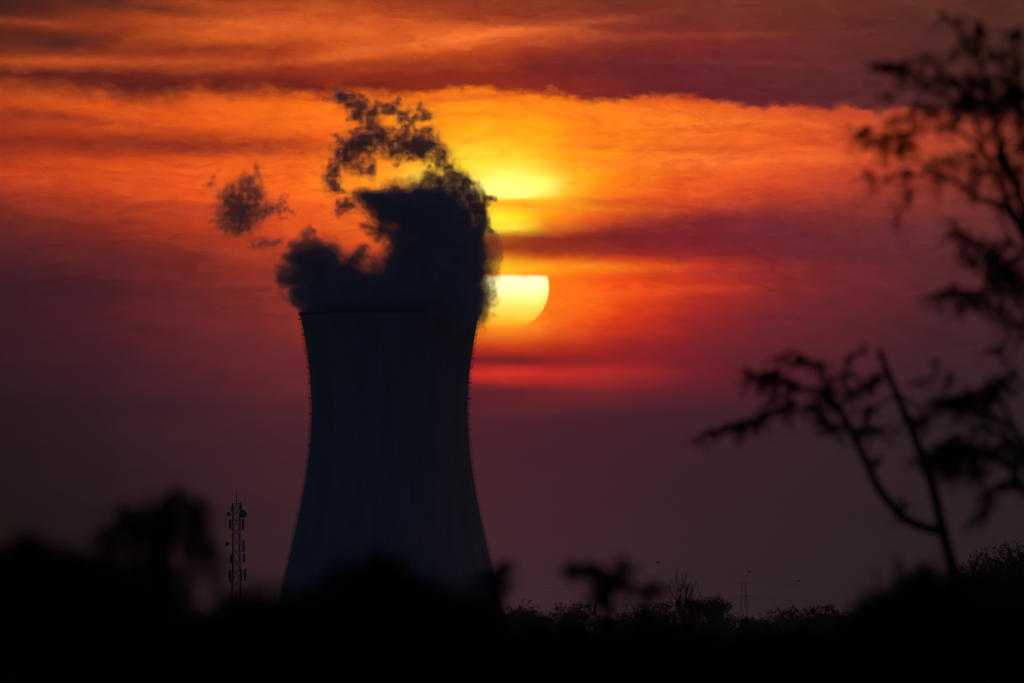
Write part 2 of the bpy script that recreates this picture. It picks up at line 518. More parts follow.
clear = smooth(h, .13, .32, 1.0, 0.0) * smooth(h, -1.0, -.52)
limb = smooth(sx * sx + sz * sz, .55, 1.0, 1.0, .55)
body = smooth(h, -.85, -.15) * limb
hotc = mixc(smooth(h, -.45, .2), (1.15, .90, .20, 1), (1.35, 1.22, .58, 1))
cc = mixc(body, (1.0, .50, .02, 1), hotc)
em = t.nodes.new('ShaderNodeEmission')
t.links.new(cc, em.inputs['Color'])
em.inputs['Strength'].default_value = 1.15 * math.exp(HAZE * 5200)
tr = t.nodes.new('ShaderNodeBsdfTransparent')
mx = t.nodes.new('ShaderNodeMixShader')
t.links.new(clear.s, mx.inputs[0])
t.links.new(tr.outputs[0], mx.inputs[1])
t.links.new(em.outputs[0], mx.inputs[2])
t.links.new(mx.outputs[0], o_.inputs['Surface'])
try:
    sm.cycles.emission_sampling = 'NONE'
except Exception:
    pass
me.materials.append(sm)
tag(sun, 'bright yellow setting sun half hidden by cloud beside the steam', 'sun')

# ------------------------------------------------------------------ cooling tower
TY = 3000.0
TX = at(389.5, 600, TY).x
tower = empty('cooling_tower', (TX, TY, 0))
tag(tower, 'huge dark concrete cooling tower with flared base, steaming at its rim', 'cooling tower')
PM = FPX / TY
prof_px = [(316, 88.6), (326, 86.4), (340, 83.6), (365, 80.4), (395, 78.2), (420, 77.6), (445, 78.8), (480, 83.2), (505, 88), (530, 93.4), (555, 99), (580, 104.8), (600, 109.4), (622, 114.6)]
zs = [at(0, y, TY).z for y, _ in prof_px]
rs = [h_ / PM for _, h_ in prof_px]
def tower_r(z):
    return float(np.interp(z, zs[::-1], rs[::-1]))
Ztop, Zbot = zs[0], zs[-1]
# smooth the profile
zz = np.linspace(Zbot, Ztop, 90)
coef = np.polyfit(zs, rs, 5)
rr_ = np.polyval(coef, zz)
def tr_(z):
    return float(np.polyval(coef, z))
sh = MB()
RIBS = 96
seg = RIBS * 4
prof_out = [(tr_(z), z) for z in zz]
n0 = 0
for r, z in prof_out:
    for k in range(seg):
        a = 2 * math.pi * k / seg
        rib = 0.22 if k % 4 == 0 else 0.0
        sh.v.append(((r + rib) * math.cos(a), (r + rib) * math.sin(a), z))
for r, z in reversed(prof_out):
    for k in range(seg):
        a = 2 * math.pi * k / seg
        sh.v.append(((r - .5) * math.cos(a), (r - .5) * math.sin(a), z))
NR = len(prof_out) * 2
for i in range(NR):
    j = (i + 1) % NR
    for k in range(seg):
        k2 = (k + 1) % seg
        sh.f.append((i * seg + k, i * seg + k2, j * seg + k2, j * seg + k))
shell = sh.build('shell', M['concrete'], tower)
shell['label'] = 'tall curved concrete shell with faint vertical ribs'
rimb = MB()
rt = tr_(Ztop)
rp = [(rt - .9, Ztop + .02), (rt - .9, Ztop + 1.1), (rt + 1.0, Ztop + 1.1), (rt + 1.0, Ztop + .35), (rt + .3, Ztop + .02)]
for r, z in rp:
    for k in range(192):
        a = 2 * math.pi * k / 192
        rimb.v.append((r * math.cos(a), r * math.sin(a), z))
for i in range(5):
    j = (i + 1) % 5
    for k in range(192):
        k2 = (k + 1) % 192
        rimb.f.append((i * 192 + k, i * 192 + k2, j * 192 + k2, j * 192 + k))
rim = rimb.build('rim', M['rim'], tower)
rl = MB()
for hh in (.6, 1.1):
    pts = [((rt + .9) * math.cos(2 * math.pi * k / 120), (rt + .9) * math.sin(2 * math.pi * k / 120), Ztop + 1.1 + hh) for k in range(121)]
    rl.tube(pts, .03, 4)
for k in range(96):
    a = 2 * math.pi * k / 96
    rl.tube([((rt + .9) * math.cos(a), (rt + .9) * math.sin(a), Ztop + 1.05), ((rt + .9) * math.cos(a), (rt + .9) * math.sin(a), Ztop + 2.2)], .03, 4)
rl.build('handrail', M['dark_steel'], rim)
for ang in (246, 270, 298, 225, 180, 135, 90, 45, 0, 318):
    q = MB()
    x, y = (rt - .2) * math.cos(R(ang)), (rt - .2) * math.sin(R(ang))
    q.tube([(x, y, Ztop + 1.0), (x, y, Ztop + 3.4)], [.10, .04], 6)
    q.build('lightning_rod', M['dark_steel'], rim)
# caged ladders down the left and right flank with small landings
for sgn in (-1, 1):
    L = MB()
    zl = np.arange(8.0, Ztop + .6, 1.0)
    for off in (-.35, .35):
        L.tube([(sgn * (tr_(min(z, Ztop)) + .4), off, z) for z in zl], .07, 5)
    for z in np.arange(8.0, Ztop, .6):
        r = tr_(z) + .4
        L.tube([(sgn * r, -.35, z), (sgn * r, .35, z)], .04, 4)
    ladder = L.build('ladder', M['dark_steel'], tower)
    L = MB()
    for z in np.arange(10.0, Ztop, 1.75):
        r = tr_(z)
        pts = [(sgn * (r + .4 + .6 * math.sin(math.pi * k / 8)), -.5 * math.cos(math.pi * k / 8), z) for k in range(9)]
        L.tube(pts, .11, 4)
        L.tube([(sgn * (r - .1), 0, z), (sgn * (r + .5), 0, z)], .1, 4)
    for k in (2, 4, 6):
        L.tube([(sgn * (tr_(min(z, Ztop)) + .4 + .6 * math.sin(math.pi * k / 8)), -.5 * math.cos(math.pi * k / 8), z) for z in zl[2:]], .045, 4)
    L.build('safety_cage', M['dark_steel'], ladder)
    for z in np.arange(Ztop - 1.2, 60.0, -5.5):
        L = MB()
        r = tr_(z)
        x0, x1 = sorted((sgn * (r - .05), sgn * (r + 1.25)))
        L.box((x0, -1.0, z - .12), (x1, 1.0, z + .12))
        L.build('landing', M['dark_steel'], ladder)
# inclined columns and basin at the foot
rb = tr_(Zbot)
NC = 48
cm = None
for k in range(NC):
    a0 = 2 * math.pi * k / NC
    for s_ in (-1, 1):
        q = MB()
        a1 = a0 + s_ * math.pi / NC * .92
        q.tube([((rb + 2.2) * math.cos(a0), (rb + 2.2) * math.sin(a0), .4), ((rb - .25) * math.cos(a1), (rb - .25) * math.sin(a1), Zbot + .1)], .45, 8)
        if s_ == 1 and k % 2 == 0:
            q.build('column', M['concrete'], tower)
        elif s_ == -1 and k % 2 == 1:
            q.build('column', M['concrete'], tower)
q = MB()
q.lathe([(rb + 5, -.4), (rb + 5, 1.2), (rb + 4.4, 1.2), (rb + 4.4, .5), (.5, .5)], 96, cap=False)
q.build('basin', M['concrete'], tower)


# ------------------------------------------------------------------ steam
def hash_noise(shape, org, cell, rng_seed):
    """smooth value noise sampled on a grid; cell = cell size in samples (x,y,z)"""
    rng = np.random.RandomState(rng_seed)
    L = [int(s / c) + 3 for s, c in zip(shape, cell)]
    lat = rng.rand(*L).astype(np.float32) * 2 - 1
    ix = []
    for s, c in zip(shape, cell):
        p = np.arange(s, dtype=np.float32) / c
        i = p.astype(int)
        f = p - i
        f = f * f * f * (f * (f * 6 - 15) + 10)
        ix.append((i, f))
    a = lat
    for ax in range(3):
        i, f = ix[ax]
        lo = np.take(a, i, axis=ax)
        hi = np.take(a, i + 1, axis=ax)
        sh_ = [1, 1, 1]
        sh_[ax] = len(f)
        f = f.reshape(sh_)
        a = lo * (1 - f) + hi * f
    return a


def fractal(shape, base, octaves, seed, gain=.55, ridged=False, billow=False):
    tot = np.zeros(shape, np.float32)
    amp_, norm, c = 1.0, 0.0, float(base)
    for o in range(octaves):
        nn = hash_noise(shape, None, (c, c, c), seed + o * 17)
        if ridged:
            nn = 1 - 2.2 * np.abs(nn)
        elif billow:
            nn = 2.2 * np.abs(nn) - .7
        tot += nn * amp_
        norm += amp_
        amp_ *= gain
        c /= 2.0
        if c < 1.2:
            break
    return tot / norm


def steam(name, label, blobs, box, res, amps, mat, seed, depth_pad=8, fat=1.0, cut=None, drop=60, soft=.24, fine=2.6):
    """blobs: px, py, rx, ry (photo pixels at the tower), depth offset and depth radius in metres"""
    import openvdb
    x0, x1 = at(box[0], 300, TY).x, at(box[2], 300, TY).x
    z1, z0 = at(300, box[1], TY).z, at(300, box[3], TY).z
    ylo = min(b[4] - b[5] for b in blobs) - depth_pad
    yhi = max(b[4] + b[5] for b in blobs) + depth_pad
    nx, ny, nz = int((x1 - x0) / res) + 1, int((yhi - ylo) / res) + 1, int((z1 - z0) / res) + 1
    X = (x0 + np.arange(nx) * res).astype(np.float32)[:, None, None]
    Yg = (ylo + np.arange(ny) * res).astype(np.float32)[None, :, None]
    Z = (z0 + np.arange(nz) * res).astype(np.float32)[None, None, :]
    shp = (nx, ny, nz)
    # warp the space so that outlines curl
    wx = fractal(shp, 9 / res, 3, seed + 301) * amps[3]
    wz = fractal(shp, 9 / res, 3, seed + 401) * amps[3]
    Xw, Zw = X + wx, Z + wz
    k = 5.0
    acc = np.zeros(shp, np.float32)
    for px, py, rx, ry, yo, ryd in blobs:
        rx, ry = rx * fat, ry * fat
        c = at(px, py, TY)
        ax, az, ay = rx / PM, ry / PM, ryd
        mg = amps[3] * 1.0
        i0, i1 = [int(np.clip((q - x0) / res, 0, nx)) for q in (c.x - 2.6 * ax - mg, c.x + 2.6 * ax + mg)]
        j0, j1 = [int(np.clip((q - ylo) / res, 0, ny)) for q in (yo - 2.6 * ay, yo + 2.6 * ay)]
        k0, k1 = [int(np.clip((q - z0) / res, 0, nz)) for q in (c.z - 2.6 * az - mg, c.z + 2.6 * az + mg)]
        if i1 <= i0 or j1 <= j0 or k1 <= k0:
            continue
        sl3 = (slice(i0, i1), slice(j0, j1), slice(k0, k1))
        d2 = ((Xw[sl3] - c.x) / ax) ** 2 + ((Yg[:, j0:j1] - yo) / ay) ** 2 + ((Zw[sl3] - c.z) / az) ** 2
        acc[sl3] += np.exp(k * np.clip(1.0 - np.sqrt(d2), -3, 3))
    F = np.log(acc + 1e-6) / k
    # a second, finer warp frays the edges
    F += amps[0] * fractal(shp, 7 / res, 5, seed, gain=.62, billow=True) + amps[1] * fractal(shp, fine / res, 4, seed + 77, gain=.72)
    if amps[2]:
        F += amps[2] * fractal(shp, fine * 1.35 / res, 4, seed + 177, gain=.65, ridged=True)
    if cut is not None:
        F = np.minimum(F, cut(X + 0 * F, Yg + 0 * F, Z + 0 * F))
    F[0], F[-1], F[:, 0], F[:, -1], F[:, :, 0], F[:, :, -1] = (-1,) * 6
    base = Vector((TX, TY, Zr))
    veil = hull(F, -soft, res, (x0, ylo + TY, z0), base, name, mat[0], drop)
    veil.location = base
    tag(veil, label, 'steam')
    for iso, m_ in ((0.0, mat[1]), (soft * 1.3, mat[2])):
        c_ = hull(F, iso, res, (x0, ylo + TY, z0), base, 'dense_core', m_, drop)
        if c_ is not None:
            c_.parent = veil
    return veil


def hull(F, iso, res, org, base, name, mat, drop):
    import openvdb
    grid = openvdb.FloatGrid(-1.0)
    grid.copyFromArray(F)
    pts, tris, quads = grid.convertToPolygons(isovalue=iso, adaptivity=0.0)
    if len(quads) < 20:
        return None
    pts = pts * res + np.array(org)
    pts = pts - np.array(base)
    q = quads.reshape(-1, 4).astype(np.int64)
    # drop crumbs: keep connected pieces of some size
    par = np.arange(len(pts))
    e = np.concatenate([q[:, [0, 1]], q[:, [1, 2]], q[:, [2, 3]]])
    while True:
        m0 = np.minimum(par[e[:, 0]], par[e[:, 1]])
        new = par.copy()
        np.minimum.at(new, e[:, 0], m0)
        np.minimum.at(new, e[:, 1], m0)
        new = new[new]
        if (new == par).all():
            break
        par = new
    cnt = np.bincount(par, minlength=len(pts))
    keep = cnt[par[q[:, 0]]] > drop
    if keep.sum() < 10:
        return None
    q = q[keep]
    used, inv = np.unique(q, return_inverse=True)
    pts, q = pts[used], inv.reshape(-1, 4)
    me = bpy.data.meshes.new(name)
    me.vertices.add(len(pts))
    me.vertices.foreach_set('co', pts.astype(np.float32).ravel())
    me.loops.add(len(q) * 4)
    me.loops.foreach_set('vertex_index', q[:, ::-1].ravel().astype(np.int32))
    me.polygons.add(len(q))
    me.polygons.foreach_set('loop_start', np.arange(0, len(q) * 4, 4, dtype=np.int32))
    me.polygons.foreach_set('use_smooth', np.ones(len(q), dtype=bool))
    me.materials.append(mat)
    me.update(calc_edges=True)
    me.validate()
    o = bpy.data.objects.new(name, me)
    col.objects.link(o)
    return o


def tendrils(seeds, n, steps, r0, r1, seed, up=.3):
    """strings of shrinking puffs that curl away from the seeds (photo pixels)"""
    rt_ = random.Random(seed)
    res = []
    for i in range(n):
        x, y, rx, ry, yo, ryd = rt_.choice(seeds)
        a = rt_.uniform(0, 2 * math.pi)
        x += math.cos(a) * rx * .6
        y += math.sin(a) * ry * .6
        w = rt_.uniform(-.5, .5)
        m = rt_.randint(steps // 2, steps)
        yy = yo + rt_.uniform(-2, 2)
        for j in range(m):
            r = r0 + (r1 - r0) * j / m
            r *= rt_.uniform(.75, 1.25)
            res.append((x, y, r * 1.1, r, yy, r / PM))
            x += math.cos(a) * r * 1.25
            y += math.sin(a) * r * 1.25 - up * r
            yy += rt_.uniform(-.5, .5)
            a += w + rt_.uniform(-.45, .45)
    return res


def steam_material(name, dens, skin, scale, lo, hi):
    m = bpy.data.materials.new(name)
    m.use_nodes = True
    t = m.node_tree
    t.nodes.clear()
    N.nt = t
    o = t.nodes.new('ShaderNodeOutputMaterial')
    c = t.nodes.new('ShaderNodeTexCoord')
    f = noise(c.outputs['Object'], scale, 4, .6)
    pv = t.nodes.new('ShaderNodeVolumePrincipled')
    pv.inputs['Color'].default_value = (.78, .79, .85, 1)
    pv.inputs['Absorption Color'].default_value = (.85, .40, .25, 1)   # thin steam lets the red of the sunset through
    pv.inputs['Anisotropy'].default_value = .2
    t.links.new((smooth(f, lo, hi) * dens).s, pv.inputs['Density'])
    t.links.new(pv.outputs[0], o.inputs['Volume'])
    tr = t.nodes.new('ShaderNodeBsdfTransparent')
    df = t.nodes.new('ShaderNodeBsdfDiffuse')
    df.inputs['Color'].default_value = (.55, .55, .6, 1)
    mx = t.nodes.new('ShaderNodeMixShader')
    mx.inputs[0].default_value = skin
    t.links.new(tr.outputs[0], mx.inputs[1])
    t.links.new(df.outputs[0], mx.inputs[2])
    t.links.new(mx.outputs[0], o.inputs['Surface'])
    return m


dense = [steam_material('steam_veil', .07, .03, .22, .25, .6), steam_material('steam_body', .22, .05, .22, .25, .6), steam_material('steam_core', .5, .05, .3, .2, .5)]
thin = [steam_material('wisp_veil', .08, .015, .55, .22, .72), steam_material('wisp_body', .26, .02, .55, .22, .72), steam_material('wisp_core', .6, .04, .5, .2, .68)]
puff_m = [steam_material('puff_veil', .05, .01, .55, .25, .75), steam_material('puff_body', .15, .015, .55, .25, .75), steam_material('puff_core', .32, .03, .5, .2, .7)]
Zr = Ztop + 1.2
def not_in_tower(X, Y, Z):
    # steam fills the mouth and spills over the lee rim only; it never enters the concrete
    rad = np.sqrt((X - TX) ** 2 + Y ** 2)
    low_ = np.where(rad > rt, (rad - rt) - 2.0, (rt - 1.5) - rad)
    lee = X > TX + 13.5
    low_ = np.where(lee, low_, np.minimum(low_, (rt - 1.5) - rad))
    high_ = np.where(lee, 10.0, (rt + .3 + np.maximum(Z - Zr - .3, 0) * 1.35 - rad) * .35)
    return np.where(Z < Zr, low_ * .6, high_)

main_blobs = [
    # px, py, rx, ry, y offset, y radius
    (330, 300, 32, 26, 0, 16), (360, 302, 40, 22, 0, 20), (400, 300, 42, 26, 0, 24), (440, 296, 42, 34, 0, 24),
    (316, 270, 24, 20, 2, 10), (304, 256, 17, 12, 2, 7), (325, 258, 17, 14, 0, 8), (345, 282, 26, 16, 0, 12), (289, 281, 10, 6, 3, 4), (307, 290, 15, 12, 2, 7),
    (442, 268, 42, 34, 0, 20), (446, 240, 38, 38, 0, 19), (428, 217, 36, 24, 0, 16), (412, 210, 34, 22, -2, 12),
    (388, 204, 26, 13, -2, 9), (371, 199, 18, 9, -2, 6), (450, 230, 19, 20, 0, 11), (465, 262, 14, 26, 0, 10), (463, 294, 17, 24, 4, 12), (460, 312, 20, 15, -6, 12),
    (405, 282, 30, 20, 0, 14), (428, 250, 22, 22, 0, 12), (466, 316, 18, 12, -27, 5), (472, 306, 16, 14, -20, 8),
]
rim_puffs = [(300, 248, 10, 6, 2, 4), (320, 247, 10, 5, 1, 4), (290, 270, 7, 7, 2, 4), (352, 268, 12, 6, 0, 5), (395, 264, 8, 10, 0, 5), (400, 248, 7, 6, 0, 4), (384, 224, 6, 8, 0, 3)]
main_blobs = [(x - 6 if x > 436 and y < 300 else x, y, a, b, c, d) for x, y, a, b, c, d in main_blobs]
main_blobs += tendrils(rim_puffs, 46, 4, 5.0, 2.6, 15, .1)
# the lee edge is tight and lumpy
main_blobs += [(404, 196, 12, 7, 0, 5), (424, 195, 13, 8, 0, 6), (386, 197, 9, 5, 0, 4), (440, 197, 11, 8, 0, 5), (450, 206, 9, 9, 0, 5), (459, 217, 9, 9, 0, 5), (469, 231, 9, 10, 0, 6), (479, 243, 9, 10, 0, 6), (480, 259, 10, 10, 0, 6), (481, 275, 9, 10, 0, 6), (480, 291, 9, 10, 0, 6), (477, 305, 9, 9, -4, 6), (471, 316, 10, 8, -8, 6)]
main_blobs = [(x - 4 if x > 455 and y > 220 else x, y, a, b, c, d) for x, y, a, b, c, d in main_blobs]
steam('steam_plume', 'thick dark curling steam plume pouring from the cooling tower rim', main_blobs,
      (255, 165, 505, 338), .42, (.30, .34, .16, 2.4), dense, 11, cut=not_in_tower, soft=.30)
lace = [
    (452, 178, 9, 9, 0, 4), (464, 186, 9, 9, 0, 4), (472, 196, 9, 10, 0, 4), (478, 208, 8, 10, 0, 4), (456, 192, 10, 8, 0, 4), (440, 184, 9, 8, 0, 4), (446, 168, 8, 7, 0, 3), (481, 222, 7, 9, 0, 4),
    (433, 178, 8, 7, 0, 3), (443, 158, 8, 7, 0, 3),
    (343, 98, 6, 5, 0, 3), (350, 105, 8, 6, 0, 3), (360, 106, 8, 6, 0, 3), (355, 114, 6, 6, 0, 3), (373, 112, 7, 6, 0, 3), (381, 106, 9, 5, 0, 3), (391, 110, 8, 5, 0, 3), (403, 117, 9, 7, 0, 3), (414, 119, 9, 4, 0, 3), (425, 119, 7, 4, 0, 2.5),
    (334, 170, 8, 11, 0, 3), (345, 154, 10, 12, 0, 4), (356, 146, 11, 10, 0, 4), (368, 140, 11, 8, 0, 4), (371, 126, 7, 11, 0, 3), (384, 136, 11, 9, 0, 4), (390, 142, 11, 9, 0, 4), (400, 150, 12, 7, 0, 4), (411, 148, 12, 9, 0, 5), (421, 146, 12, 11, 0, 5), (431, 146, 10, 8, 0, 4), (441, 152, 8, 7, 0, 3), (407, 134, 8, 9, 0, 3),
    (333, 184, 5, 9, 0, 2.5), (357, 164, 7, 9, 0, 3), (372, 170, 4, 9, 0, 2), (345, 206, 6, 6, 0, 2.5), (428, 134, 8, 6, 0, 3),
]
steam('steam_wisp', 'torn arch of thin dark steam curling high above the main plume', lace + tendrils(lace, 90, 5, 3.8, 2.0, 5, .05),
      (318, 82, 498, 240), .27, (.5, .95, 1.0, 1.8), thin, 23, fat=.84, drop=120, soft=.42, fine=2.0)
left_w = [(240, 212, 22, 20, 0, 7), (236, 204, 16, 18, 0, 6), (252, 196, 13, 14, 0, 5), (246, 184, 9, 12, 0, 4), (257, 168, 6, 7, 0, 3), (266, 210, 14, 9, 0, 4), (276, 206, 8, 7, 0, 3), (226, 222, 9, 10, 0, 3), (240, 228, 8, 8, 0, 3), (212, 186, 5, 4, 0, 2)]
steam('steam_wisp', 'ragged puff of dark steam drifting free, left of the plume', left_w + tendrils(left_w, 34, 5, 3.8, 1.8, 9, .1),
      (198, 152, 298, 248), .27, (.55, 1.0, 1.1, 1.8), puff_m, 37, fat=.66, drop=120, soft=.45, fine=2.0)
small_w = [(266, 244, 12, 5, 0, 3), (258, 246, 8, 4, 0, 2), (275, 243, 6, 4, 0, 2)]
steam('steam_wisp', 'small flat shred of steam just below the drifting ragged puff', small_w + tendrils(small_w, 6, 3, 2.4, 1.5, 3, 0),
      (242, 230, 292, 260), .3, (.3, .6, .6, 1.2), puff_m, 51, fat=.9, drop=30, soft=.4, fine=1.8)


# ------------------------------------------------------------------ telecom mast
MY = 2000.0
mb0 = at(236.3, 600, MY)
mast = empty('telecom_mast', (mb0.x, MY, 0))
tag(mast, 'thin steel lattice telecom mast carrying dishes and panel antennas', 'mast')
mp_ = FPX / MY
def mz(py): return at(236, py, MY).z
def mx_(px): return (px - 236.3) / mp_
ztop = mz(503)
def hw(z): return .82 + .6 * max(0, (mz(560) - z)) / mz(560)
for sx_, sy_ in ((-1, -1), (1, -1), (1, 1), (-1, 1)):
    q = MB()
    q.tube([(sx_ * hw(z), sy_ * hw(z), z) for z in (0, mz(560), ztop)], .16, 6)
    q.build('leg', M['steel'], mast)
q = MB()
z = 0.4
while z < ztop - 1:
    z2 = z + 2.4
    for a in range(4):
        c0 = ((-1, -1), (1, -1), (1, 1), (-1, 1))[a]
        c1 = ((-1, -1), (1, -1), (1, 1), (-1, 1))[(a + 1) % 4]
        q.tube([(c0[0] * hw(z), c0[1] * hw(z), z), (c1[0] * hw(z2), c1[1] * hw(z2), z2)], .10, 4)
        q.tube([(c1[0] * hw(z), c1[1] * hw(z), z), (c0[0] * hw(z2), c0[1] * hw(z2), z2)], .10, 4)
        q.tube([(c0[0] * hw(z), c0[1] * hw(z), z), (c1[0] * hw(z), c1[1] * hw(z), z)], .05, 4)
    z = z2
q.build('bracing', M['steel'], mast)
q = MB()
q.tube([(0, 0, ztop - 1), (0, 0, mz(497)), (0, 0, mz(489))], [.22, .12, .04], 6)
q.build('lightning_rod', M['steel'], mast)
for py, w in ((503.5, 1.1), (530, 1.6), (520, 1.6), (551, 1.5), (562, 1.7), (571, 1.7)):
    q = MB()
    zc = mz(py)
    for s_ in (-1, 1):
        q.tube([(-w, s_ * 1.0, zc), (w, s_ * 1.0, zc)], .07, 4)
        q.tube([(s_ * w, -1.0, zc), (s_ * w, 1.0, zc)], .07, 4)
    q.build('mounting_frame', M['steel'], mast)
for px, py, r, ax in ((243, 514, .92, 1), (228.6, 514, .5, 0), (227.5, 544, .55, 0)):
    q = MB()
    c = (mx_(px), -.9, mz(py))
    if ax:
        q.lathe([(.12, -.35), (r * .55, -.25), (r, 0), (r, .28), (r * .9, .36), (.05, .42)], 20, c, 'y')
    else:
        q.lathe([(.10, .4), (r * .5, .3), (r, .05), (r, -.3), (r * .9, -.38), (.05, -.42)], 20, c, 'x')
    d = q.build('dish_antenna', M['steel'], mast)
    q = MB()
    q.tube([(c[0], -.7, c[2]), (math.copysign(.6, c[0]), -.6, c[2])], .09, 5)
    q.build('arm', M['steel'], d)
for px, y0, y1 in ((243, 519, 530), (230.3, 520, 529), (243.6, 540, 552), (231.2, 555, 563), (244.2, 554, 562), (230, 570, 582), (233, 569, 580), (241.3, 570, 582), (245.2, 569, 581), (232.4, 506, 512), (240.8, 505, 511)):
    q = MB()
    x = mx_(px)
    q.box((x - .28, -1.2, mz(y1)), (x + .28, -.9, mz(y0)))
    q.tube([(x, -1.0, mz(y1) - .3), (x, -1.0, mz(y0) + .3)], .05, 5)
    zc = (mz(y0) + mz(y1)) / 2
    q.tube([(x, -.98, zc), (math.copysign(min(abs(x), .6), x), -.6, zc)], .06, 4)
    q.build('panel_antenna', M['steel'], mast)

# ------------------------------------------------------------------ transmission pylon and lines
PY = 2600.0
pb = at(744, 612, PY)
pyl = empty('transmission_pylon', (pb.x, PY, 0))
tag(pyl, 'faint steel lattice power pylon on the horizon between the dark trees', 'pylon')
pp = FPX / PY
pz = lambda py: at(744, py, PY).z
H = pz(582)
phw = lambda z: 1.5 - .95 * z / H
for sx_, sy_ in ((-1, -1), (1, -1), (1, 1), (-1, 1)):
    q = MB()
    q.tube([(sx_ * phw(0), sy_ * phw(0), 0), (sx_ * phw(H), sy_ * phw(H), H)], .07, 5)
    q.build('leg', M['steel'], pyl)
q = MB()
z = 1.0
while z < H - 1.5:
    z2 = z + 2.2
    for a in range(4):
        c0 = ((-1, -1), (1, -1), (1, 1), (-1, 1))[a]
        c1 = ((-1, -1), (1, -1), (1, 1), (-1, 1))[(a + 1) % 4]
        q.tube([(c0[0] * phw(z), c0[1] * phw(z), z), (c1[0] * phw(min(z2, H)), c1[1] * phw(min(z2, H)), min(z2, H))], .035, 4)
        q.tube([(c1[0] * phw(z), c1[1] * phw(z), z), (c0[0] * phw(min(z2, H)), c0[1] * phw(min(z2, H)), min(z2, H))], .035, 4)
    z = z2
q.build('bracing', M['steel'], pyl)
ZA, ZB = pz(597), pz(583)
for zc, w in ((ZA, 3.0), (ZB, 1.2)):
    q = MB()
    for s_ in (-1, 1):
        q.tube([(-w, 0, zc), (-.4, s_ * .7, zc + .5), (.4, s_ * .7, zc + .5), (w, 0, zc)], .055, 4)
    q.tube([(-w, 0, zc), (w, 0, zc)], .055, 4)
    q.build('cross_arm', M['steel'], pyl)
for zc, w, lab in ((ZA - .5, 2.9, 'lower thin power cable crossing the pylon arms above the horizon trees'), (ZB, 1.1, 'topmost thin power cable strung from the tip of the pylon')):
    q = MB()
    xl, xr = at(468, 600, PY).x, at(1120, 600, PY).x
    def span(xa, xb, za, zb, sag):
        return [(xa + (xb - xa) * t_ / 20, PY - w * .3, za + (zb - za) * t_ / 20 - sag * 4 * (t_ / 20) * (1 - t_ / 20)) for t_ in range(21)]
    q.tube(span(xl, pb.x - w, zc - .6, zc, 1.5), .035, 4)
    q.tube(span(pb.x - w, pb.x + w, zc, zc, .3), .035, 4)
    q.tube(span(pb.x + w, xr, zc, zc - .6, 1.5), .035, 4)
    tag(q.build('power_line', M['dark_steel']), lab, 'power line')

# ------------------------------------------------------------------ birds
for px, py, tilt, lab in ((658, 563, .2, 'tiny dark bird flying over the bare horizon tree'), (749, 572, -.15, 'tiny dark bird flying just above the power pylon'), (799, 581, .05, 'tiny dark bird flying right of the power pylon')):
    YB = 1300.0
    c = at(px, py, YB)
    q = MB()
    q.lathe([(.01, -.28), (.05, -.22), (.075, -.05), (.065, .1), (.035, .22), (.015, .34)], 10, (0, 0, 0), 'x')
    for s_ in (-1, 1):
        k = len(q.v)
        q.v += [(-.10, 0, .03), (.10, 0, .03), (.06, s_ * .32, .16), (-.08, s_ * .34, .17), (.10, s_ * .62, .07), (-.0, s_ * .60, .07)]
        q.f += [(k, k + 1, k + 2, k + 3), (k + 3, k + 2, k + 4, k + 5)]
    k = len(q.v)
    q.v += [(.28, -.03, 0), (.28, .03, 0), (.48, .07, .01), (.48, -.07, .01)]
    q.f += [(k, k + 1, k + 2, k + 3)]
    b = q.build('bird', M['feather'])
    b.location = c
    b.rotation_euler = (0, tilt, R(25))
    tag(b, lab, 'bird')

# ------------------------------------------------------------------ vegetation
rnd = random.Random(7)


def rvec(r=rnd):
    while True:
        v = Vector((r.uniform(-1, 1), r.uniform(-1, 1), r.uniform(-1, 1)))
        if .05 < v.length < 1:
            return v.normalized()


def spray(mb, p, d, L, n, leaf, rr=rnd, droop=.35):
    leaf, n, L = leaf * .8, int(n * 1.4), L * 1.25
    """a compound leaf: a thin stalk with paired leaflets on both sides"""
    d = d.normalized()
    side = d.cross(Vector((0, 0, 1)))
    side = side.normalized() if side.length > .1 else rvec(rr)
    side = (side + rvec(rr) * .5).normalized()
    nrm = side.cross(d).normalized()
    pts = []
    for i in range(5):
        t_ = i / 4
        pts.append(p + d * L * t_ + Vector((0, 0, -1)) * droop * L * t_ * t_)
    mb.tube(pts, [L * .012, L * .01, L * .008, L * .006, L * .003], 3)
    for i in range(n):
        t_ = .12 + .88 * i / n
        q = p + d * L * t_ + Vector((0, 0, -1)) * droop * L * t_ * t_
        for s_ in (-1, 1):
            dd = (side * s_ + d * .5 + rvec(rr) * .25 + Vector((0, 0, -.25))).normalized()
            mb.leaf(q, dd, nrm, leaf * rr.uniform(.75, 1.2), leaf * .38)


def crown_blob(mb, c, rad, n, leaf, rr, shell_bias=.5, flat=1.0):
    """n leaves through an ellipsoid, gathered in twig clusters"""
    left = n
    while left > 0:
        v = rvec(rr) * (rr.random() ** shell_bias)
        cc = c + Vector((v.x * rad[0], v.y * rad[1], v.z * rad[2]))
        m = min(left, rr.randint(5, 11))
        for _ in range(m):
            p = cc + rvec(rr) * leaf * rr.uniform(.3, 1.4)
            mb.leaf(p, (rvec(rr) + Vector((0, 0, -.2))), rvec(rr), leaf * rr.uniform(.7, 1.25), leaf * rr.uniform(.4, .6))
        left -= m


